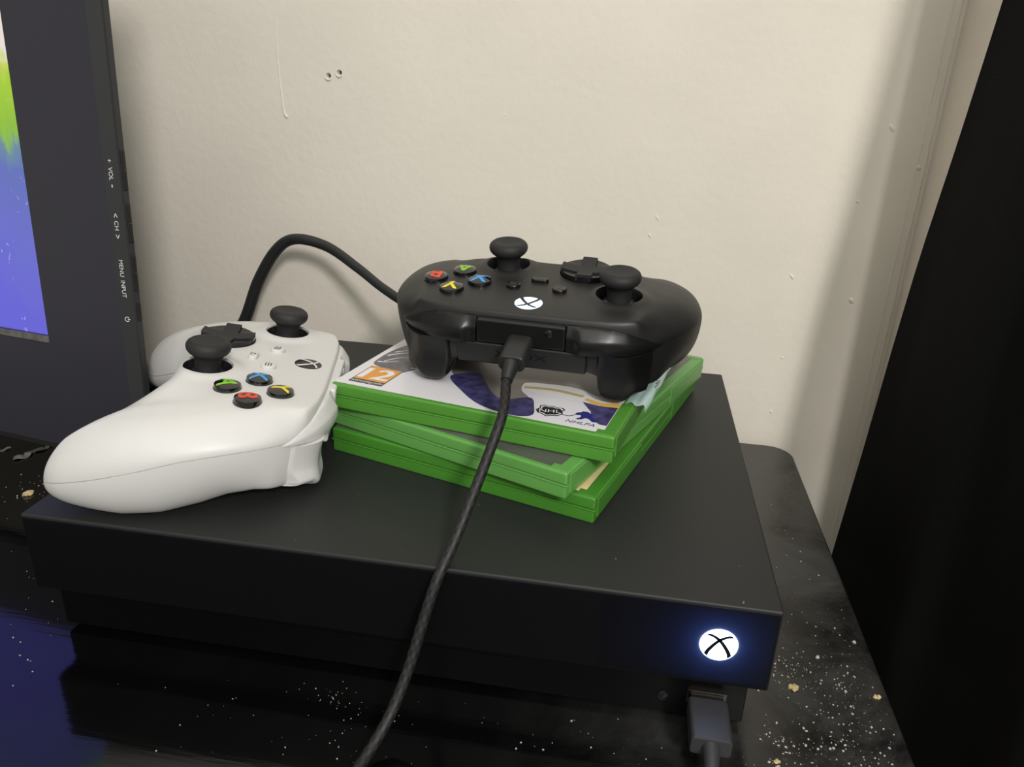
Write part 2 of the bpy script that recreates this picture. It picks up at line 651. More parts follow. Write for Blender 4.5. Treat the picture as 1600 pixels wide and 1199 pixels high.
# two ragged screw holes are cut into it
gc = Geo()
for hx, hz in ((29.6, 228.0), (37.1, 230.2)):
    gc.lathe([(0, 9), (1.0, 8), (1.35, 2), (1.9, 0.0), (2.0, -2), (0, -2)], (hx, WALL_Y, hz), 14, 'y')
gc.v = [(x, y, z) if True else None for x, y, z in gc.v]
cut = mk('cutter', gc.v, gc.f, M['wall'])
boolean(wall, cut)
wall.data.polygons.foreach_set('use_smooth', [False] * len(wall.data.polygons))
rnd = random.Random(4)
for hx, hz in ((29.6, 228.0), (37.1, 230.2)):      # raised chipped rim of each hole
    pts = []
    for i in range(13):
        a = math.radians(150 + 200 * i / 12)
        pts.append((hx + 2.1 * math.cos(a), WALL_Y - 0.1, hz + 2.4 * math.sin(a)))
    v, f, _ = tube_geo(pts, [0.15 + 0.75 * math.sin(math.pi * i / 12) for i in range(13)], 8)
    mk('hole_rim', [(x, y, z + Z0) for x, y, z in v], f, M['wall'], wall)
for (x, z, s, el) in ((379.5, 105, 1.6, 1.6), (246.2, 138.5, 0.9, 1.8), (340, 118, 1.0, 2.4), (382, 212, 1.3, 2.2), (250, 150, 0.8, 3.2),
                      (130, 200, 0.5, 1.4), (371, 168, 0.9, 1.3), (343, 62, 0.8, 1.7), (402, 190, 1.4, 1.5), (147, 209, 0.5, 1.6), (342, 22, 1.2, 0.7)):
    gg = Geo().lathe([(0, -0.55), (0.6, -0.42), (1, 0)], (0, 0, 0), 10, 'y')
    ca, sa = math.cos(0.6), math.sin(0.6)
    gg.v = [(x + (p[0] * ca - p[2] * sa * el) * s, WALL_Y + p[1] * s, z + Z0 + (p[0] * sa + p[2] * ca * el) * s) for p in gg.v]
    gg.build('paint_lump', M['wall'], wall)
# a long dried paint run
pts = spline([(-4, WALL_Y + .05, 262), (-4.5, WALL_Y + .05, 236), (-3.6, WALL_Y, 214), (-2.4, WALL_Y - .1, 203), (-0.6, WALL_Y, 201)], 8)
v, f, _ = tube_geo(pts, [0.35 + 0.55 * i / len(pts) for i in range(len(pts))], 8)
mk('paint_run', [(x, y, z + Z0) for x, y, z in v], f, M['wall'], wall)
# paint ridges running up beside the corner
for x0, r0, sd in ((400.5, 0.8, 1), (404.8, 1.2, 2)):
    rr_ = random.Random(sd)
    pts = [(x0 + rr_.uniform(-.35, .35), WALL_Y + 0.2, -Z0 + i * 12) for i in range(100)]
    v, f, _ = tube_geo(pts, [r0 * rr_.uniform(.7, 1.25) for _ in pts], 7)
    mk('paint_ridge', [(x, y, z + Z0) for x, y, z in v], f, M['wall'], wall)

g = Geo().box(WALL_X, WALL_X + 300, 200, WALL_Y + 60, -Z0, 1500)
tag(g.build('wall_right', M['wall_r'], smooth=False), kind='structure')
g = Geo().box(-1500, 1200, -1800, WALL_Y + 60, -Z0 - 30, -Z0)
tag(g.build('floor', M['floor'], smooth=False), kind='structure')

# ------------------------------------------------------------------ table
tb = thing('side_table', place(0, 0, 0), 'dusty black side table with rounded corners against the wall', 'table')
poly = []
for cx, cy, a0 in ((357 - 16, 270 - 16, 0), (-420 + 16, 270 - 16, 90), (-420 + 16, -140 + 16, 180), (357 - 16, -140 + 16, 270)):
    for i in range(9):
        a = math.radians(a0 + 90 * i / 8)
        poly.append((cx + 16 * math.cos(a), cy + 16 * math.sin(a)))
Geo().prism(poly, -26, 0, 1.5).build('table_top', M['table'], tb)
for x in (-395, 332):
    for y in (-115, 245):
        Geo().box(x - 18, x + 18, y - 18, y + 18, -Z0, -26, 2).build('leg', M['table'], tb)

# ------------------------------------------------------------------ black curtain
nw, nh = 70, 90
vs, fs = [], []
zk = [-600, -20, 5, 61, 118, 161, 213, 269, 360, 620]
zk = [232 + (q - 232) * 1.1135 if -100 < q < 500 else q for q in zk]
xk = [369.8, 372.7, 374.1, 377.6, 380.5, 383.2, 388.2, 392.7, 399.3, 405.0]
for j in range(nh + 1):
    z = -Z0 + (620 + Z0) * j / nh
    xe = float(np.interp(z, zk, xk))
    for i in range(nw + 1):
        t = i / nw
        y = 188 - 250 * t
        fold = 4.2 * math.sin(t * 19 + 0.006 * z + 1.2 * math.sin(z * 0.011)) * min(1, t * 6) + 2.0 * math.sin(t * 41 + z * .013) * min(1, t * 4)
        vs.append((xe + 72 * t + fold * 0.8 + 1.5 * min(1, t * 5), y, z))
for j in range(nh):
    for i in range(nw):
        a = j * (nw + 1) + i
        fs.append((a, a + 1, a + nw + 2, a + nw + 1))
n0 = len(vs)
vs += [(x + 2.0, y + (0.6 if k % (nw + 1) == 0 else 0), z) for k, (x, y, z) in enumerate(vs)]
fs += [tuple(n0 + q for q in f[::-1]) for f in fs[:]]
bd = [i for i in range(nw + 1)] + [j * (nw + 1) + nw for j in range(1, nh + 1)] + [nh * (nw + 1) + i for i in range(nw - 1, -1, -1)] + [j * (nw + 1) for j in range(nh - 1, 0, -1)]
for a, b in zip(bd, bd[1:] + bd[:1]):
    fs.append((a, b, b + n0, a + n0))
cur = thing('black_curtain', place(0, 0, 0), 'black cloth curtain hanging beside the right end of the table', 'curtain')
mk('cloth', vs, fs, M['curtain'], cur)
v, f, _ = tube_geo([(xk_ + 0.8, 188.4, z) for z, xk_ in zip(np.linspace(-590, 610, 60), np.interp(np.linspace(-590, 610, 60), zk, xk))], 1.1, 8)
mk('hem', v, f, M['curtain'], cur)

# ------------------------------------------------------------------ television at the left
ang = math.radians(-9.5)
ex = Vector((math.cos(ang), math.sin(ang), 0))
bk = Vector((-math.sin(ang), math.cos(ang), 0))
tilt = math.radians(3.0)
up = (bk * math.sin(tilt) + Vector((0, 0, 1)) * math.cos(tilt))
back = ex.cross(up) * -1
if back.dot(bk) < 0:
    back = -back
# local axes: x = right along the bezel, y = into the set, z = up; origin = lower right corner of the picture
tvm = Matrix(((ex.x, back.x, up.x, -56.45), (ex.y, back.y, up.y, 97.6), (ex.z, back.z, up.z, 99.5), (0, 0, 0, 1)))
tv = thing('television', tvm, 'black television with a lit purple and green picture at the left', 'television')
L_, R_, T_, B_ = -428.0, 49.2, 234.0, -61.0     # outer edge of the flat bezel


def ring(x0, x1, z0, z1, r, y, n=6):
    return [(p[0], y, p[1]) for p in rrect(x1 - x0, z1 - z0, r, (x0 + x1) / 2, (z0 + z1) / 2, n)]


def loft(rings, cap0=False, cap1=False):
    n = len(rings[0])
    v = [p for r in rings for p in r]
    f = []
    for k in range(len(rings) - 1):
        for i in range(n):
            j = (i + 1) % n
            f.append((k * n + i, k * n + j, (k + 1) * n + j, (k + 1) * n + i))
    if cap0:
        f.append(tuple(range(n - 1, -1, -1)))
    if cap1:
        f.append(tuple((len(rings) - 1) * n + i for i in range(n)))
    return v, f


v, f = loft([ring(-380, 0, 0, 214, .01, 1.6), ring(-380, 0, 0, 214, .01, 0.25), ring(L_, R_, B_, T_, 5, 0.0)])
mk('bezel', v, f, M['tv'], tv, sharp=20)
v, f = loft([ring(L_, R_, B_, T_, 5, 0.0), ring(L_ - 6.6, R_ + 6.6, B_ - 4, T_ + 5, 7, 2.0), ring(L_ - 7, R_ + 7, B_ - 4, T_ + 5.2, 7, 3.0),
             ring(L_ - 7, R_ + 7, B_ - 4, T_ + 5.2, 7, 6.0), ring(L_ + 30, R_ - 25, B_ + 20, T_ - 20, 7, 30), ring(L_ + 36, R_ - 31, B_ + 26, T_ - 26, 7, 34)], cap1=True)
mk('housing', v, f, M['tv_edge'], tv, sharp=12)
sv = [(-380, 1.5, 0), (0, 1.5, 0), (0, 1.5, 214), (-380, 1.5, 214)]
mk('picture', sv, [(0, 1, 2, 3)], M['screen'], tv, smooth=False, uv=[(0, 0), (2.57, 0), (2.57, 1.446), (0, 1.446)])
Geo().box(-380, 0.5, -0.5, 1.4, -3.6, -0.2, 0.2).build('lower_lip', M['lip'], tv)
Geo().box(-215, -165, 14, 30, -97, -40, 2).build('neck', M['tv'], tv)
gs = Geo().prism(circle(60, 40, -190, 0), 0, 5, 1.5)
Mi = tvm.inverted()


def tv_world(x, y, z):          # a world point into the set's own axes
    p = Mi @ Vector((x, y, z))
    return p


cbase = tvm @ Vector((-190, 24, 0))
gs.v = [tuple(tv_world(x + 190 + cbase.x, y + cbase.y, z + 0.1)) for x, y, z in gs.v]
gs.build('foot', M['tv'], tv)
# keys on the right-hand side face
for nm, z0, z1 in (('rocker_key', 76.8, 95.0), ('rocker_key', 52.6, 70.5), ('rocker_key', 29.2, 46.5), ('power_key', 14.3, 23.4)):
    gk = Geo().box(55.8, 57.0, 3.2, 5.6, z0, z1, 0.5)
    k = gk.build(nm, M['ink'], tv)
    if nm == 'rocker_key':
        Geo().lathe([(0, .55), (.3, .4), (.45, 0)], (56.9, 4.4, (z0 + z1) / 2), 8).build('key_dot', M['grey_ink'], k)
# white lettering on the bevelled edge, reading downwards
bev_dir = Vector((6.6, 2.0, 0)).normalized()
bev_n = Vector((2.0, -6.6, 0)).normalized()


def bevel_text(body, zc, size, off=3.0, squeeze=1.0):
    gt = text_geo(body, size, 0, squeeze)
    o0 = Vector((R_, 0, 0)) + bev_dir * off + bev_n * 0.12
    gt.v = [tuple(o0 + bev_dir * y + Vector((0, 0, zc - x))) for x, y, z in gt.v]
    gt.build('lettering', M['label_ink'], tv, smooth=False)


bevel_text('+', 90.1, 1.5)
bevel_text('VOL', 84.3, 1.9, squeeze=1.15)
bevel_text('-', 78.8, 0.5, squeeze=1.0)
bevel_text('<', 65.4, 1.9)
bevel_text('CH', 60.7, 1.9, squeeze=1.2)
bevel_text('>', 55.6, 1.9)
bevel_text('MENU', 40.5, 1.9, squeeze=1.1)
bevel_text('INPUT', 30.4, 1.9, squeeze=1.1)
gp = Geo()
arc = [(1.0 * math.sin(a), -0.1 + 1.0 * math.cos(a)) for a in np.linspace(0.6, 2 * math.pi - 0.6, 24)]
gp.add(*ribbon(arc, 0.3))
gp.add(*ribbon([(0, 0.1), (0, 1.2)], 0.3))
o0 = Vector((R_, 0, 0)) + bev_dir * 3.2 + bev_n * 0.12
gp.v = [tuple(o0 + bev_dir * y * 1.1 + Vector((0, 0, 15.5 - x * 1.1))) for x, y, z in gp.v]
gp.build('power_symbol', M['label_ink'], tv, smooth=False)

# ------------------------------------------------------------------ game console
con = thing('game_console', place(0, 0, 0), 'flat black game console with a lit round power logo under the controllers', 'game console')
us = Geo().box(0, 300, 0, 240, 24, 60, 0.9, 3).build('upper_shell', M['black_case'], con)
gq = Geo().box(236, 298.5, -2, 16, 26, 58)  # pocket added behind the panel to hold the halo lamp
boolean(us, gq.build('cutter', M['black_case'], con, smooth=False))
us.modifiers.new('weighted_normals', 'WEIGHTED_NORMAL').keep_sharp = True
Geo().box(0.6, 299.4, -0.25, 0.9, 24.6, 58.7, 0.2, 2).build('front_panel', M['smoked'], con)
# added lamp behind the smoked front panel, giving the blue halo round the logo
pl_d = bpy.data.lights.new('halo_lamp', 'POINT')
pl_d.energy = HALO_W
pl_d.color = (0.16, 0.30, 1.0)
pl_d.shadow_soft_size = 0.003
pl = bpy.data.objects.new('halo_lamp', pl_d)
C.objects.link(pl)
pl.location = (279.6 * MM, 6.0 * MM, (42.6 + Z0) * MM)
Geo().box(6, 294, 5, 236, 2.6, 22.4, 0.8, 2).build('lower_shell', M['black_front'], con)
Geo().box(10, 290, 8, 232, 22, 24.4).build('shadow_gap', M['black_front'], con)
for x in (40, 260):
    for y in (40, 200):
        Geo().lathe([(0, 0), (9, 0), (10, 0.6), (10, 2.8), (0, 2.8)], (x, y, 0), 20).build('foot', M['rubber'], con)
lg = Geo().flat(circle(6.4, 48), 0)
lg.v = [(279.6 + x, -0.75 + 0 * z, 42.6 + y) for x, y, z in lg.v]
led = lg.build('power_logo', M['led_console'], con, smooth=False)
rimg = Geo().lathe([(6.4, -0.75), (6.75, -0.6), (6.9, 0.0)], (279.6, 0, 42.6), 48, 'y')
rimg.build('logo_rim', M['led_console'], con)
xg = sphere_x(6.4)
xg.v = [(279.6 + x, -0.82, 42.6 + y) for x, y, z in xg.v]
xg.build('logo_cross', M['black_front'], led, smooth=False)
# front sockets on the lower shell
Geo().box(271.8, 286.8, 4.3, 5.6, 9.6, 16.0, 0.3).build('usb_socket', M['steel'], con)
Geo().lathe([(0, 4.4), (1.7, 4.4), (2.3, 4.7), (2.4, 5.2)], (263, 0, 10.6), 24, 'y').build('pairing_button', M['pad_gloss'], con)
Geo().box(60, 205, 4.7, 5.6, 17.2, 18.6, 0.2).build('disc_slot', M['black_front'], con)


# ------------------------------------------------------------------ game cases
def game_case(x, y, z, deg, name, label, green, paper):
    c = thing(name, place(x, y, z, deg), label, 'game case', 'stacked green game cases')
    W, D = 135.0, 171.0
    Geo().box(0, W, 0, D, 0.0, 6.0, 0.9, 2).build('tray', green, c)
    Geo().box(-0.38, W + 0.38, -0.38, D + 0.38, 5.8, 6.5, 0.28, 2).build('lid_lip', green, c)
    Geo().box(-0.15, W + 0.15, -0.15, D + 0.15, 6.35, 12.1, 1.1, 3).build('lid', green, c)
    # clasp pads along the opening edge and raised corner pads on the lid
    for y0, y1 in ((3, 62), (118, 168)):
        Geo().box(W - 0.6, W + 0.65, y0, y1, 2.0, 10.8, 0.5).build('clasp_rail', green, c)
    Geo().box(W - 8.5, W - 0.9, 0.9, 5.2, 11.6, 12.45, 0.3).build('corner_pad', green, c)
    Geo().box(W - 8.5, W - 0.9, D - 5.2, D - 0.9, 11.6, 12.45, 0.3).build('corner_pad', green, c)
    Geo().box(-0.3, 0.5, 2.4, D - 2.4, 0.8, 11.2, 0.2).build('spine_paper', paper, c)
    cov = Geo().box(0.2, 129.4, 2.4, D - 3, 12.0, 12.22).build('cover_paper', paper, c, smooth=False)
    return c, cov


case_low, cov_low = game_case(100.8, 82.9, 60.0, -17.15, 'game_case', 'bottom green game case of the stack, cream cover corner showing', M['green_low'], M['paper_dark'])
Geo().flat([(108, 2.6), (129.2, 2.6), (129.2, 150), (121, 150), (119, 60), (112, 24)], 12.26).build('cover_print', M['paper_cream'], cov_low, smooth=False)
case_mid, cov_mid = game_case(92.8, 90.0, 72.5, -22.3, 'game_case', 'middle green game case turned most askew, dark cover showing', M['green_mid'], M['paper_dark'])
Geo().flat([(70, 112), (124, 118), (126, 166), (60, 166)], 12.26).build('cover_print', M['p_grey'], cov_mid, smooth=False)
case_top, cov_top = game_case(103.1, 78.6, 85.0, -11.98, 'game_case', 'top green game case with white ice hockey cover under the black controller', M['green'], M['paper'])

ZC = 12.26


def pr(name, poly, m, dz=0.0):
    return Geo().flat(poly, ZC + dz).build(name, m, cov_top, smooth=False)


def pr_text(name, body, size, cx, cy, m, dz, squeeze=1.0, shear=0.0):
    t = text_geo(body, size, 0, squeeze)
    t.v = [(cx + px + shear * py, cy + py, ZC + dz) for px, py, pz in t.v]
    return t.build(name, m, cov_top, smooth=False)


# large grey figure area, controller's shade and reflection painted in, and the torn white and tan stripes of the jersey
sp2 = lambda pts, per=6: [tuple(p) for p in spline(pts, per, True)]
pr('grey_jersey_shade', sp2([(40, 46), (47, 34), (60, 24), (72, 14), (86, 12), (90, 22), (83, 31), (82, 39), (97, 44.5), (109, 43.5), (120, 38.5), (129, 41), (129, 90), (118, 150), (70, 160), (30, 140), (22, 90)]), M['p_grey'])
pr('helmet', sp2([(4.5, 31), (3.2, 40), (3.5, 50), (5, 58), (9, 68), (22, 74), (34, 60), (33, 44), (27, 32), (23, 25.5), (16, 27.5), (9, 28)]), M['p_dgrey'], .02)
for k, (pp, wd) in enumerate(((((5, 44), (10, 50), (16, 53)), 1.2), (((6, 50), (12, 56), (18, 58)), 1.0), (((7.5, 36), (13, 44), (21, 46), (27, 42)), .8), (((5, 34), (9, 35), (14, 39)), 1.3), (((24, 33), (27, 33.5), (30, 33)), 1.0))):
    v, f = ribbon([tuple(p) for p in spline(pp, 6)], (wd, wd * .3))
    Geo().add([(a, b, ZC + .04) for a, b, _ in v], f).build('helmet_stripe', M['p_white'], cov_top, smooth=False)
pr('blue_sleeve', sp2([(46, 33), (56.5, 42), (64, 33), (72, 22), (79, 17), (90, 24), (94.5, 16), (97, 6), (92, 2.8), (84, 2.8), (71.8, 6.9), (58.4, 17.8)]), M['p_blue'], .02)
pr('white_stripe', sp2([(81.5, 39.5), (90, 43), (98, 44), (108.8, 43), (112.5, 37), (112, 31), (98, 31), (84.5, 31.5)]), M['p_white'], .04)
v, f = ribbon([tuple(p) for p in spline([(83, 34.6), (96, 37.5), (111.5, 36)], 8)], 2.6)
Geo().add([(a, b, ZC + .06) for a, b, _ in v], f).build('tan_stripe', M['p_tan'], cov_top, smooth=False)
pr('white_cuff', sp2([(112, 38), (121, 38.5), (129.2, 41), (129.2, 34), (121, 30), (112.5, 31)]), M['p_white'], .05)
pr('blue_leg', [(113, 30), (121, 28.6), (129.2, 30), (129.2, 9.5), (126, 9.5), (122, 13), (119, 21), (114, 28)], M['p_blue'], .03)
v, f = ribbon([tuple(p) for p in spline([(113.2, 33.4), (121.3, 30.6), (129.2, 32.4)], 8)], (2.6, 4.6))
Geo().add([(a, b, ZC + .07) for a, b, _ in v], f).build('gold_stripe', M['p_gold'], cov_top, smooth=False)
# age rating
pr('rating_edge', [(5.7, 5.8), (23.3, 5.8), (23.3, 27.2), (5.7, 27.2)], M['p_black'], .08)
pr('rating_square', [(6.1, 9.8), (22.9, 9.8), (22.9, 26.8), (6.1, 26.8)], M['p_orange'], .10)
for dx in (-.6, -.2, .2, .6):
    pr_text('rating_number', '12', 12.4, 14.4 + dx, 18.3 + dx * .3, M['p_white'], .12 + dx * .01, 1.08)
pr_text('rating_address', 'www.pegi.info', 2.9, 14.5, 7.7, M['p_white'], .12, 0.92)
# league shield
sh = [(0, 6.0), (2.4, 5.2), (4.3, 5.9), (5.9, 4.0), (5.2, 2.0), (6.2, -0.6), (4.6, -3.4), (2.2, -4.2), (0, -5.8)]
sh = sh + [(-a, b) for a, b in sh[::-1][1:-1]]


def shield(k, m, dz):
    pr('league_shield', [(102.7 + a * k, 13.4 + b * k) for a, b in sh], m, dz)


shield(1.0, M['p_black'], .08)
shield(.88, M['p_white'], .10)
shield(.76, M['p_black'], .12)
v, f = ribbon([(97.6, 12.2), (107.8, 15.0)], 3.6)
Geo().add([(a, b, ZC + .13) for a, b, _ in v], f).build('shield_band', M['p_black'], cov_top, smooth=False)
t = text_geo('NHL', 2.9, 0, 1.15)
t.v = [(102.7 + a * .96 - b * .26, 13.6 + a * .26 + b * .96, ZC + .15) for a, b, _ in t.v]
t.build('shield_letters', M['p_white'], cov_top, smooth=False)
# players' association mark: skater with stick over the letters
pr_text('association_letters', 'NHLPA', 2.7, 118.6, 7.4, M['p_navy'], .08, 1.05, 0.25)
pr('association_figure', [(113.5, 16), (115.5, 19.5), (118, 20), (120.5, 18), (121.5, 15), (123.5, 13), (124.5, 10.8), (122.6, 10.4), (120.6, 12.6), (119, 13.2), (117.8, 11.2), (116, 10.4), (115.2, 11), (116.8, 13.4), (116.4, 15.2), (114.6, 14.8)], M['p_navy'], .08)
v, f = ribbon([(108.8, 12.2), (112.0, 12.4), (115.8, 16.8)], .5)
Geo().add([(a, b, ZC + .085) for a, b, _ in v], f).build('association_stick', M['p_navy'], cov_top, smooth=False)
Geo().flat(circle(1.2, 14, 114.6, 19.2), ZC + .09).build('association_head', M['p_white'], cov_top, smooth=False)

# clear security seal folded over the opening edge of the top case
nu, nv = 26, 12
vs, fs = [], []
for i in range(nu + 1):
    t = i / nu
    yy = 35 + 76 * t
    for j in range(nv + 1):
        s = j / nv
        wob = 0.5 * math.sin(t * 17 + s * 4)
        if s < 0.42:
            xx, zz = 131.0 + s / 0.42 * 4.6, 12.35 + 0.35 * math.sin(s * 7) + .2
        else:
            q = (s - 0.42) / 0.58
            xx, zz = 135.6 + 4.3 * math.sin(q * 1.7) + 0.4 * wob, 12.6 - 0.5 * q - 3.6 * q * q + 0.5 * wob * q + 1.3 * math.sin(q * 3)
        if i == 0:
            yy2 = yy + (2.2 * math.sin(s * 9) + (3 * s))
        else:
            yy2 = yy
        vs.append((xx, yy2, zz))
for i in range(nu):
    for j in range(nv):
        a = i * (nv + 1) + j
        fs.append((a, a + 1, a + nv + 2, a + nv + 1))
seal = mk('security_seal', vs, fs, M['seal'], case_top, sharp=80)
t = text_geo('XBOX', 3.2, 0, 0.9)
t.v = [(138.6 - b, 66 + a * -1.0, 12.75 + 0.0 * b) for a, b, _ in t.v]
t.build('seal_letters', M['grey_ink'], seal, smooth=False)
for k in range(3):
    v, f, _ = tube_geo([(136.4 + k * 1.1 + .5 * math.sin(i * .9 + k), 82 + i * 2.6, 13.0 - .3 * k + .2 * math.sin(i)) for i in range(10)], 0.22, 6)
    mk('film_crease', v, f, M['ink'], seal)

# ------------------------------------------------------------------ game controllers
# frame of a controller: x right, y towards the triggers, z out of the face; millimetres
HALF = [(0, 43.2, -14), (14, 43.2, -14), (28, 43.0, -14), (38, 42.2, -14), (46, 40.4, -13.5), (53, 37.0, -12.8), (59, 32.0, -12.5), (66, 22.5, -13), (72.5, 8, -14.5), (76.2, -8, -18),
        (77.0, -20, -22.5), (75.8, -34, -28), (72.6, -46, -33), (68.2, -55.6, -37.0), (62.5, -61.0, -39.8), (56.6, -60.6, -40.2), (51.0, -55.4, -39), (46.0, -47.0, -35),
        (41.0, -39.0, -30), (34.5, -32.6, -26), (26, -28.6, -23.5), (14, -26.8, -22.2), (0, -26.4, -22)]
HS = np.array(spline(HALF, 14))
iext = int(np.argmax(HS[:, 0]))
XMAX = float(HS[iext, 0])
OUT = np.vstack([HS, HS[::-1][1:-1] * np.array([-1, 1, 1])])       # closed outline
STICKS = {'left': (-38.6, 14.3), 'right': (19.5, -10.4)}
DPAD = (-19.6, -10.8)


def face_z(x, y):
    """Crown of the face before its edges are rounded."""
    x = np.asarray(x, float)
    y = np.asarray(y, float)
    ax = np.abs(x)
    g = np.clip((ax - 30) / 22, 0, 1)
    g = g * g * (3 - 2 * g)
    drop = np.interp(y, [-64, -52, -44, -36, -28, -20, -10, 0, 12], [-23.0, -16.6, -12.4, -9.2, -6.4, -4.2, -2.4, -0.9, 0.0])
    z = drop * g
    z = z - 0.030 * np.maximum(0, ax - 52) ** 2 * np.clip((6 - y) / 34, 0, 1) / (1 + 0.0075 * np.maximum(0, ax - 52) ** 2)
    z = z - 0.010 * np.maximum(0, ax - 44) ** 2 * np.clip((y + 30) / 50, 0, 1)
    z = z - 0.0035 * np.maximum(0, y - 26) ** 2
    for cx, cy in STICKS.values():
        r = np.hypot(x - cx, y - cy)
        z = z + 1.5 * np.exp(-(np.maximum(0, r - 11.0) / 3.4) ** 2)
    return z


def under_z(x, y):
    ax = np.abs(x)
    t = np.clip((ax - 24) / 30, 0, 1)
    t = t * t * (3 - 2 * t)
    mid = np.interp(y, [-30, 10, 44], [-30, -30, -25.5])
    grip = np.interp(y, [-60, -45, -30, -15, 0, 10, 20, 30, 44], [-51.0, -51.0, -50.6, -48.0, -42.6, -37.6, -34.6, -34.4, -33.8])
    return mid * (1 - t) + grip * t


def edge_fields(x, y):
    P = np.stack([np.ravel(x), np.ravel(y)], 1)
    d2 = ((P[:, None, :] - OUT[None, :, :2]) ** 2).sum(2)
    wt = 1.0 / (d2 + 0.6) ** 2
    wt /= wt.sum(1, keepdims=True)
    zs = wt @ OUT[:, 2]
    oy, ox = OUT[:, 1], np.abs(OUT[:, 0])
    front = np.clip((oy - 33) / 5.0, 0, 1)
    cback = np.clip((30 - ox) / 12, 0, 1) * (oy < 0)
    rt = wt @ ((16.0 - 8.0 * cback) * (1 - front) + 2.4 * front)
    lower = np.clip((oy - 6) / 22.0, 0, 1)
    rb = wt @ (17.0 * (1 - lower) + 3.5 * lower)
    # true distance to the outline segments
    A = OUT[:, :2]
    Bq = np.roll(A, -1, 0)
    AB = Bq - A
    tt = ((P[:, None, :] - A[None]) * AB[None]).sum(2) / (AB ** 2).sum(1)[None]
    tt = np.clip(tt, 0, 1)
    dd = np.sqrt((((A[None] + tt[:, :, None] * AB[None]) - P[:, None, :]) ** 2).sum(2).min(1))
    return zs, dd, rt, rb


def rounding(u, p=2.15):
    u = np.clip(u, 0, 1)
    return (1 - (1 - u) ** p) ** (1 / p)


def shell_grid(nx=97, ny=66):
    us = np.sin(np.linspace(-0.5 * math.pi, 0.5 * math.pi, 2 * nx - 1)) * (XMAX - 0.02)
    top_c = HS[:iext + 1]
    bot_c = HS[iext:][::-1]
    bx = np.maximum.accumulate(bot_c[:, 0] + np.arange(len(bot_c)) * 1e-7)
    yt = np.interp(np.abs(us), top_c[:, 0], top_c[:, 1])
    yb = np.interp(np.abs(us), bx, bot_c[:, 1])
    tv_ = 0.5 - 0.5 * np.cos(np.linspace(0, math.pi, ny))
    X = np.repeat(us[:, None], ny, 1)
    Y = yb[:, None] + (yt - yb)[:, None] * tv_[None, :]
    return X, Y


def top_surface(x, y):
    zs, d, rt, rb = edge_fields(x, y)
    fz = np.ravel(face_z(x, y))
    return zs + (fz - zs) * rounding(d / rt)


GX, GY = shell_grid()
ZS, DD, RT, RB = edge_fields(GX, GY)
FZ = np.ravel(face_z(GX, GY))
UZ = np.ravel(under_z(GX, GY))
TOPZ = ZS + 0.14 + np.maximum(0, FZ - ZS - 0.14) * rounding(DD / RT)
BOTZ = ZS - 0.14 - np.maximum(0, ZS - 0.14 - UZ) * rounding(DD / RB)


def closed_shell(za, zb):
    nx, ny = GX.shape
    gx, gy = np.ravel(GX), np.ravel(GY)
    v = [(a, b, c) for a, b, c in zip(gx, gy, za)] + [(a, b, c) for a, b, c in zip(gx, gy, zb)]
    n = nx * ny
    f = []
    for i in range(nx - 1):
        for j in range(ny - 1):
            a = i * ny + j
            q = (a, a + ny, a + ny + 1, a + 1)
            f.append(q)
            f.append(tuple(n + k for k in q[::-1]))
    loop = [i * ny for i in range(nx)] + [(nx - 1) * ny + j for j in range(1, ny)] + [i * ny + ny - 1 for i in range(nx - 2, -1, -1)] + [j for j in range(ny - 2, 0, -1)]
    for a, b in zip(loop, loop[1:] + loop[:1]):
        f.append((a, n + a, n + b, b))
    bm = bmesh.new()
    bv = [bm.verts.new(p) for p in v]
    for q in f:
        try:
            bm.faces.new([bv[k] for k in q])
        except ValueError:
            pass
    bmesh.ops.remove_doubles(bm, verts=bm.verts, dist=0.004)
    bmesh.ops.dissolve_degenerate(bm, edges=bm.edges, dist=0.002)
    g = Geo()
    g.bm(bm)
    return g.v, g.f


def fz1(x, y):
    return float(top_surface(np.array([x]), np.array([y]))[0])


FRONT_V, FRONT_F = closed_shell(TOPZ, ZS + 0.12)
BACK_V, BACK_F = closed_shell(BOTZ, ZS - 0.12)
ABXY = {'A': (38.3, 2.4), 'B': (49.4, 13.0), 'X': (27.6, 13.4), 'Y': (38.1, 24.2)}
MESHES = {}


def shell_objects(root, m):
    """Front shell (with its wells cut) and back shell; the second controller shares the meshes' shape."""
    if 'front' not in MESHES:
        o = mk('front_shell', FRONT_V, FRONT_F, m, root)
        gc_ = Geo()
        for cx, cy in STICKS.values():
            gc_.lathe([(0, -9), (9.6, -9), (10.2, 0), (10.7, 1.2), (11.4, 6), (0, 6)], (cx, cy, 0), 48)
        gc_.lathe([(0, -5), (12.9, -5), (13.0, 6), (0, 6)], (DPAD[0], DPAD[1], 0), 48)
        for k_, (cx, cy) in ABXY.items():
            gc_.lathe([(0, -5), (5.75, -5), (5.85, 6), (0, 6)], (cx, cy, 0), 36)
        cu = mk('cutter', gc_.v, gc_.f, m, root)
        bpy.context.view_layer.update()
        boolean(o, cu)
        MESHES['front'] = o.data
    else:
        me = MESHES['front'].copy()
        me.materials.clear()
        me.materials.append(m)
        o = bpy.data.objects.new('front_shell', me)
        C.objects.link(o)
        o.parent = root
    b = mk('back_shell', BACK_V, BACK_F, m, root)
    return o, b


def outline_at(x):
    """Front edge of the body (y and outward normal) at |x|."""
    top_c = HS[:iext + 1]
    ax = abs(x)
    y = float(np.interp(ax, top_c[:, 0], top_c[:, 1]))
    y2 = float(np.interp(ax + 0.3, top_c[:, 0], top_c[:, 1]))
    t = Vector((0.3, y2 - y, 0)).normalized()
    return y, Vector((-t.y, t.x, 0))


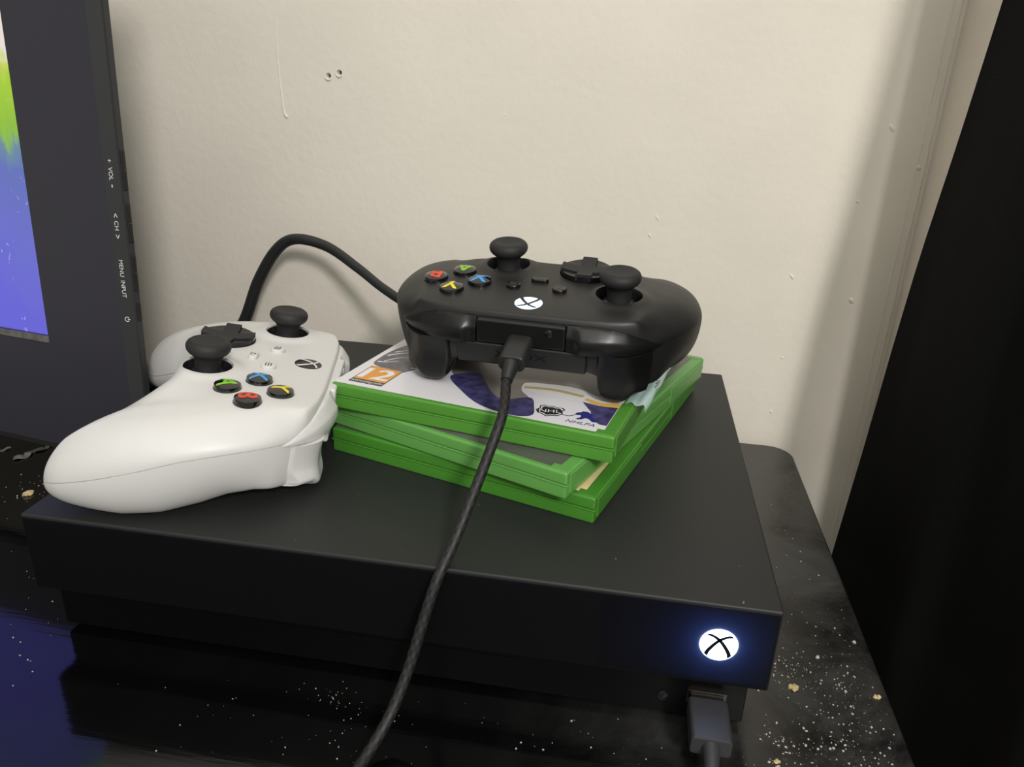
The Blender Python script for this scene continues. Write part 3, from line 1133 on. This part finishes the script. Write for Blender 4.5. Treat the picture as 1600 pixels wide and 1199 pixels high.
def bumper_geo(sg):
    """Shoulder button: a wedge that slopes out from the face edge and ends in a point at the corner."""
    nu_, nv_ = 46, 16
    xs = [20.4 + (60.6 - 20.4) * (i / nu_) for i in range(nu_ + 1)]
    vs, fs = [], []
    for i, x in enumerate(xs):
        y, n = outline_at(x)
        zt = float(np.interp(x, [20, 34, 40, 46, 53, 57, 60.6], [-2.9, -3.0, -3.6, -5.2, -8.6, -10.9, -13.0]))
        zb = float(np.interp(x, [20, 50, 60.6], [-14.4, -14.4, -13.6]))
        rise = min(1, max(0, (x - 22.5) / 4.5))
        rise = rise * rise * (3 - 2 * rise)
        tail = float(np.interp(x, [20, 30, 38, 46, 54, 60.6], [1.0, 1.0, 0.86, 0.58, 0.27, 0.05]))
        full = 2.5 + 2.1 * rise
        for j in range(nv_ + 1):
            s = max(0, (j - 1)) / (nv_ - 2) if 0 < j < nv_ else (0 if j == 0 else 1)
            s = min(1, s)
            z = zt + (zb - zt) * s
            k = min(1, s / 0.42)
            o = 0.2 + full * (k ** 0.85) + 0.5 * rise * math.sin(math.pi * max(0, s - .42) / .58)
            o *= tail
            if j == 0 or j == nv_:
                o = -2.5
            vs.append((sg * (x + n.x * o), y + n.y * o, z))
    for i in range(nu_):
        for j in range(nv_):
            a = i * (nv_ + 1) + j
            fs.append((a, a + 1, a + nv_ + 2, a + nv_ + 1))
    fs.append(tuple(range(nv_ + 1)))
    fs.append(tuple(nu_ * (nv_ + 1) + j for j in range(nv_, -1, -1)))
    return vs, fs


def trigger_geo(sg):
    """Trigger: a finger-wide tongue with a concave front and flared rounded tip, its flank wrapping back round the corner."""
    cur_ = spline([(44.9, -14.8), (44.1, -18.5), (43.5, -23), (43.6, -28), (44.6, -32.5), (45.0, -35.6), (43.8, -37.6), (40, -38.5), (34, -38.8)], 3)
    nu_ = 22
    vs, fs = [], []
    for i, (cy, cz) in enumerate(cur_):
        t = i / (len(cur_) - 1)
        tip = min(1, max(0, (-cz - 25) / 13))
        xa = 33.8 + 1.8 * tip
        xb = 58.0 - 2.0 * tip
        for j in range(nu_ + 1):
            s = j / nu_
            x = xa + (xb - xa) * s
            e = max(0, (x - 46.5) / 11)
            edge = 1.4 * max(0, 1 - s / .08) ** 2
            rnd_ = 4.2 * tip * (min(1, abs(x - 42.5) / 8.5) ** 2.2)
            vs.append((sg * x, cy - 10.0 * e ** 1.7 * (1 - .15 * t) - edge, min(-14.6, cz + rnd_)))
    n1 = len(cur_)
    m_ = nu_ + 1
    for i in range(n1 - 1):
        for j in range(nu_):
            a = i * m_ + j
            fs.append((a, a + 1, a + m_ + 1, a + m_))
    base = len(vs)
    vs += [(p[0], min(29.5, p[1] - 1), p[2]) for p in vs[:]]
    loop = list(range(m_)) + [i * m_ + nu_ for i in range(1, n1)] + [(n1 - 1) * m_ + j for j in range(nu_ - 1, -1, -1)] + [i * m_ for i in range(n1 - 2, 0, -1)]
    for a, b in zip(loop, loop[1:] + loop[:1]):
        fs.append((a, b, base + b, base + a))
    return vs, fs


def controller(mw, name, label, body, small, lit):
    root = thing(name, mw, label, 'game controller')
    shell_objects(root, body)
    white = not lit
    for sg in (1, -1):
        v, f = bumper_geo(sg)
        mk('bumper', v, f, body if white else M['pad_satin'], root, sharp=42)
        v, f = trigger_geo(sg)
        mk('trigger', v, f, body if white else M['pad_satin'], root, sharp=42)
    # middle bridge between the shoulder buttons, and the panel under it
    Geo().box(-20.1, 20.1, 38, 46.0, -14.4, -3.0, 1.1, 3).build('bridge', body if white else M['pad_satin'], root)
    lp = Geo().box(-29.5, 29.5, 38, 45.2, -25.4, -14.9, 1.2, 3).build('lower_panel', body, root)
    t = text_geo('XBOX', 3.0, 0, 2.0)
    t.v = [(-a, 45.28, -19.6 + b) for a, b, _ in t.v]
    t.build('panel_letters', M['pad_gloss'] if lit else M['grey_ink'], lp, smooth=False)
    Geo().lathe([(0, 46.6), (1.4, 46.5), (1.8, 46.2), (1.9, 45.5)], (-12.6, 0, -6.6), 24, 'y').build('pairing_button', M['pad_gloss'] if lit else body, root)
    gu = Geo().prism(rrect(9.2, 3.4, 1.65), 44.6, 46.25)
    gu.v = [(a, c_, -11.0 + b) for a, b, c_ in gu.v]
    gu.build('usb_socket', M['ink'], root)
    # thumbsticks
    for cx, cy in STICKS.values():
        st = Geo().lathe([(0, 12.0), (3.5, 12.1), (5.6, 12.5), (6.9, 12.85), (7.9, 12.6), (8.8, 11.9), (9.4, 10.8), (9.5, 9.7), (9.2, 8.5), (8.4, 7.4), (7.2, 6.4), (6.2, 5.4), (5.7, 4.0), (5.5, 1.0), (5.9, -1.4)], (cx, cy, 0), 56).build('thumbstick', M['rubber'], root)
        Geo().lathe([(0, -0.4), (5.0, -0.6), (7.4, -2.0), (9.0, -4.4), (9.8, -7.2)], (cx, cy, 0), 40).build('stick_dome', M['well'], st)
        Geo().lathe([(10.15, 0.55), (9.9, 0.0), (9.6, -6.0), (9.0, -8.9), (0, -8.9)], (cx, cy, 0), 48).build('stick_well', M['well'], root)
    # d-pad: faceted dish with a raised cross
    cx, cy = DPAD
    nr, na = 6, 64
    vs, fs = [(0, 0, 1.0)], []
    for i in range(1, nr + 1):
        for k in range(na):
            a = 2 * math.pi * k / na
            fac = abs(math.cos(2 * a))
            r = 12.3 * i / nr
            z = 1.0 + 1.5 * (r / 12.3) ** 1.6 - 0.25 * (1 - fac) * (r / 12.3)
            vs.append((r * math.cos(a), r * math.sin(a), z))
    for k in range(na):
        vs.append((12.5 * math.cos(2 * math.pi * k / na), 12.5 * math.sin(2 * math.pi * k / na), -3.5))
    for k in range(na):
        fs.append((0, 1 + k, 1 + (k + 1) % na))
        for i in range(nr):
            a, b = 1 + i * na + k, 1 + i * na + (k + 1) % na
            fs.append((a, a + na, b + na, b))
    dp = mk('dpad', [(cx + a, cy + b, c_) for a, b, c_ in vs], fs, M['pad_gloss'], root, sharp=30)
    gx = Geo()
    hw, n_ = 3.7, 12
    for ax_ in (0, 1):
        vs, fs = [], []
        for i in range(n_ + 1):
            t = -12.0 + 24.0 * i / n_
            zt = 2.1 + 1.7 * (abs(t) / 12) ** 2
            for s, z in ((-hw, 0.5), (-hw, zt - .35), (-hw + .35, zt), (hw - .35, zt), (hw, zt - .35), (hw, 0.5)):
                vs.append((cx + t, cy + s, z) if ax_ == 0 else (cx + s, cy + t, z + .004))
        for i in range(n_):
            for j in range(5):
                a = i * 6 + j
                fs.append((a, a + 1, a + 7, a + 6))
        fs.append((0, 1, 2, 3, 4, 5))
        fs.append(tuple(n_ * 6 + j for j in range(5, -1, -1)))
        gx.add(vs, fs)
    gx.build('dpad_cross', M['rubber'], dp, sharp=30)
    # letter buttons: black domes with coloured letters set in
    dome = lambda r: 2.9 - 1.15 * (r / 5.4) ** 2
    for key, (cx, cy) in ABXY.items():
        prof = [(5.4 * i / 7, dome(5.4 * i / 7)) for i in range(8)] + [(5.55, 1.3), (5.55, -4.6)]
        zz = fz1(cx, cy)
        bt = Geo().lathe(prof, (cx, cy, zz), 36).build('face_button', M['button_black'], root)
        gt = text_geo(key, 7.2, 2, 1.0)
        gt.v = [(cx + a * 1.05, cy + b, zz + dome(math.hypot(a, b)) + 0.07) for a, b, _ in gt.v]
        # thicken the strokes by a second copy
        n_ = len(gt.v)
        for dx, dy in ((.34, 0), (-.34, 0), (0, .26), (0, -.26)):
            gt.v += [(p[0] + dx, p[1] + dy, p[2] + .004 * dx) for p in gt.v[:n_]]
        f0 = gt.f[:]
        for q in range(1, 5):
            gt.f += [tuple(i + n_ * q for i in ff) for ff in f0]
        gt.build('button_letter', M['let_' + key], bt, smooth=False)
    # view, menu and share buttons with their signs
    icon = M['ink'] if white else M['grey_ink']
    for nm, cx, cy, kind in (('view_button', -11.1, 14.2, 0), ('menu_button', 11.0, 14.0, 1), ('share_button', 0.1, 5.2, 2)):
        zz = fz1(cx, cy)
        poly_ = circle(3.4, 32) if kind < 2 else rrect(8.4, 4.2, 2.05)
        gb = Geo().prism(poly_, -1.0, 1.7, 0.6, 3)
        gb.v = [(cx + a, cy + b, zz + c_) for a, b, c_ in gb.v]
        bt = gb.build(nm, small, root)
        gi = Geo()
        bars = {0: [(-1.7, .3, .9, 1.35), (-1.7, -.9, -1.25, 1.35), (-.15, .3, -.9, 1.35), (-1.7, .3, -.9, -.45), (-.3, 1.7, .35, .75), (1.3, 1.7, -1.5, .75), (-.3, 1.7, -1.5, -1.1)],
                1: [(-1.8, 1.8, .95, 1.4), (-1.8, 1.8, -.22, .23), (-1.8, 1.8, -1.4, -.95)],
                2: [(-1.4, 1.4, -1.3, -.95), (-1.5, -1.15, -1.3, .1), (1.15, 1.5, -1.3, .1), (-.18, .18, -.6, 1.3), (-.7, .7, .55, .9)]}[kind]
        if kind == 0:
            bars[1] = (-1.7, -1.3, -.9, 1.35)
        for x0, x1, y0, y1 in bars:
            gi.add([(cx + x0, cy + y0, zz + 1.74), (cx + x1, cy + y0, zz + 1.74), (cx + x1, cy + y1, zz + 1.74), (cx + x0, cy + y1, zz + 1.74)], [(0, 1, 2, 3)])
        gi.build('button_sign', icon, bt, smooth=False)
    # round guide button with the crossed emblem
    cx, cy, rg = -0.1, 30.4, 6.4
    zz = fz1(cx, cy)
    gg = Geo().lathe([(0, .30), (3, .26), (5.4, .1), (6.4, -.12), (6.5, -.8)], (0, 0, 0), 48)
    gg.v = [(cx + a, cy + b, c_ + float(top_surface(np.array([cx + a]), np.array([cy + b]))[0]) + .1) for a, b, c_ in gg.v]
    gd = gg.build('guide_button', M['led'] if lit else M['pad_gloss'], root)
    xg_ = sphere_x(rg * .97)
    xg_.v = [(cx + a, cy + b, float(top_surface(np.array([cx + a]), np.array([cy + b]))[0]) + .62 - .25 * (math.hypot(a, b) / 6.4) ** 2) for a, b, _ in xg_.v]
    xg_.build('guide_cross', body, gd, smooth=False)
    return root


def rotvec(r, t):
    a = Vector(r)
    return Matrix.Translation(t) @ Matrix.Rotation(a.length, 4, a.normalized())


WHITE_M = rotvec((-0.119, 0.097, -1.3098), (59.5, 80.1, 106.0))
BLACK_M = rotvec((-0.0085, -0.229, 3.0503), (194.02, 125.11, 142.75))
controller(WHITE_M, 'game_controller', 'white game controller with black thumbsticks lying on the left of the console', M['pad_white'], M['pad_white'], False)
controller(BLACK_M, 'game_controller', 'black game controller with lit white logo resting on the green cases', M['pad_black'], M['pad_gloss'], True)

# ------------------------------------------------------------------ charging cable: black controller to the console's front socket
cc = thing('charging_cable', place(0, 0, 0), 'black braided charging cable from the black controller over the console edge', 'cable')
gpl = Geo().prism(rrect(12.0, 7.4, 3.0), 45.5, 62.0, 1.0)
gpl.v = [tuple(BLACK_M @ Vector((a, c_, -12.2 + b - 0.16 * (c_ - 46)))) for a, b, c_ in gpl.v]
gpl.build('controller_plug', M['plug'], cc)
b0 = BLACK_M @ Vector((0, 61.5, -14.8))
b1 = BLACK_M @ Vector((0, 69.5, -18.5))
v, f, _ = tube_geo([b0, b0.lerp(b1, .3), b0.lerp(b1, .6), b1], [3.7, 3.5, 3.0, 2.6], 20)
mk('strain_relief', v, f, M['plug'], cc)
path = [tuple(b0.lerp(b1, .6)), tuple(b1), (190.2, 42.5, 107), (187.0, 30, 94), (182.8, 17, 80), (178.5, 5.5, 66.5), (175.0, -3.0, 57.5), (171.3, -9.5, 43), (167.5, -17, 26), (163, -27, 12),
        (158, -40, 4.5), (153, -58, 2.4), (152, -80, 2.4), (166, -103, 2.4), (205, -115, 2.4), (248, -110, 2.4), (273, -88, 2.4), (280, -62, 2.6), (279.4, -40, 5.0), (279.2, -28, 9.6), (279.2, -18, 12.4)]
v, f, uv = tube_geo(spline(path, 14), 2.15, 14)
mk('cord', v, f, M['braid'], cc, uv=uv)
gp = Geo().prism(rrect(14.8, 7.8, 1.6), -19.5, 0.8, 0.9)
gp.v = [(279.3 + a, c_, 12.7 + b) for a, b, c_ in gp.v]
gp.build('console_plug', M['plug_grey'], cc)
Geo().box(273.2, 285.4, 0.0, 4.2, 10.4, 15.0, 0.2).build('plug_shell', M['steel'], cc)
v, f, _ = tube_geo([(279.3, -18.5, 12.6), (279.3, -22, 12.0), (279.2, -27.5, 9.9)], [3.4, 3.0, 2.6], 14)
mk('strain_relief', v, f, M['plug_grey'], cc)

# ------------------------------------------------------------------ thick black cord arching behind the console
path = [(-150, 262, 4.2), (-120, 260, 4.2), (-88, 257, 10), (-58, 254, 30), (-31.6, 250, 62.5), (-16.7, 249, 94.3), (-2.6, 247.5, 115.5), (7.2, 246.5, 124.0), (17.6, 245, 126.6), (36.9, 242, 123.7),
        (63.6, 228, 114.0), (85.3, 213, 106.1), (105.5, 201, 101.2), (122, 199, 100.6), (150, 201, 100.5), (178, 210, 100.5), (198, 232, 99.5), (205, 250, 84), (207, 259, 50), (208, 262, 20), (214, 263, 5), (250, 263, 3.3)]
sp_ = spline(path, 12)
rad = [float(np.interp(i, [0, 60, 100, 130, len(sp_)], [4.1, 4.0, 3.5, 2.9, 2.9])) for i in range(len(sp_))]
v, f, _ = tube_geo(sp_, rad, 16)
tag(mk('power_cord', v, f, M['cord']), 'thick smooth black cord arching up against the wall behind the white controller', 'cable')

# ------------------------------------------------------------------ crumbs and dust on the table
rnd = random.Random(11)


def chip(g_, x, y, z, s):
    bm = bmesh.new()
    bmesh.ops.create_icosphere(bm, subdivisions=1, radius=1.0)
    sx_, sy_, sz_ = s * rnd.uniform(.7, 1.5), s * rnd.uniform(.7, 1.5), s * rnd.uniform(.5, .9)
    a = rnd.uniform(0, 6.28)
    for q in bm.verts:
        q.co *= rnd.uniform(.75, 1.15)
        q.co = Vector((q.co.x * sx_, q.co.y * sy_, q.co.z * sz_))
        q.co = Vector((q.co.x * math.cos(a) - q.co.y * math.sin(a), q.co.x * math.sin(a) + q.co.y * math.cos(a), q.co.z)) + Vector((x, y, z + sz_ * .6))
    g_.bm(bm)


def free(x, y):
    return not (4 < x < 297 and 2 < y < 240) and x < 354 and y < 262


gd = Geo()
for cx, cy, sx_, sy_, n_, s0, s1 in ((318, 42, 7, 5, 110, .1, .45), (330, 36, 14, 9, 90, .1, .42), (338, 14, 11, 10, 90, .1, .5), (312, -2, 9, 8, 90, .1, .55), (325, 0, 12, 7, 90, .1, .6),
                                    (345, 38, 6, 6, 18, .15, .6), (338, 66, 9, 14, 34, .15, .5), (335, 110, 10, 30, 30, .12, .35), (335, 190, 10, 40, 18, .12, .3),
                                    (137, -12, 5, 3, 26, .1, .3), (150, -22, 14, 10, 40, .1, .35), (90, -25, 40, 14, 24, .1, .4), (215, -12, 40, 8, 18, .1, .4), (255, -10, 25, 8, 14, .1, .45),
                                    (-95, 105, 14, 12, 40, .2, .6), (-10, 20, 12, 25, 20, .15, .4), (-40, 60, 25, 25, 20, .15, .4)):
    for _ in range(n_):
        x, y = rnd.gauss(cx, sx_), rnd.gauss(cy, sy_)
        if free(x, y):
            chip(gd, x, y, 0.0, s0 + (s1 - s0) * rnd.random() ** 2.5)
tag(gd.build('crumbs', M['crumb'], smooth=False), 'scattered pale crumbs and grit over the dusty black table', 'crumbs', kind='stuff')
gd = Geo()
for _ in range(60):
    x, y = rnd.uniform(8, 296), rnd.uniform(6, 236)
    chip(gd, x, y, 60.0, .1 + .16 * rnd.random() ** 2)
for x, y, s in ((286, 2.5, .7), (240, 20, .35)):
    chip(gd, x, y, 60.0, s)
tag(gd.build('dust_specks', M['dust'], smooth=False), 'tiny dust specks on top of the black console', 'dust', kind='stuff')


def lump(name, x, y, s, m, label, n_=5):
    g_ = Geo()
    for _ in range(n_):
        chip(g_, x + rnd.uniform(-.6, .6) * s, y + rnd.uniform(-.6, .6) * s, 0.0, s * rnd.uniform(.5, .9))
    tag(g_.build(name, m, smooth=False), label, 'crumb')


lump('crumb', 318, 32, 2.0, M['crumb_tan'], 'largest tan crumb on the table beside the console plug corner')
lump('crumb', 351, 66, 1.0, M['crumb'], 'pale crumb near the right table edge level with the console front corner', 3)
lump('crumb', 332, 53, 0.9, M['crumb'], 'small yellowish crumb right of the lit console logo', 3)
lump('crumb', 352, 33, 1.4, M['crumb_tan'], 'brownish crumb cluster at the very edge of the table', 5)
lump('crumb', 306, -9, 1.3, M['crumb_tan'], 'yellow crumb in front of the console at bottom right', 3)
lump('crumb', -91, 100, 2.6, M['crumb_tan'], 'tan crumb pile beside the white controller grip at the left', 6)


def scrap(pts, wd, label):
    sp_ = spline(pts, 8)
    P, F_ = ribbon([(p[0], p[1]) for p in sp_], wd)
    g_ = Geo()
    up_ = [(a, b, 0.8 + .5 * math.sin(i * .35) + .25) for i, (a, b, _) in enumerate(P)]
    lo_ = [(a, b, c_ - .45) for a, b, c_ in up_]
    n_ = len(up_)
    fs_ = F_ + [tuple(i + n_ for i in q[::-1]) for q in F_]
    ed = list(range(0, n_, 2)) + list(range(n_ - 1, 0, -2))
    for a, b in zip(ed, ed[1:] + ed[:1]):
        fs_.append((a, b, b + n_, a + n_))
    g_.add(up_, fs_) if False else g_.add(up_ + lo_, fs_)
    tag(g_.build('plastic_scrap', M['dust'], smooth=False), label, 'scrap')


scrap([(-124, 159), (-122, 152), (-127, 146), (-126, 140), (-131, 136)], (2.2, 5.0), 'longer grey shred of plastic on the table below the television')
scrap([(-143, 148), (-146, 143), (-150, 141)], (1.5, 4.0), 'shorter grey shred of plastic at the left below the television')
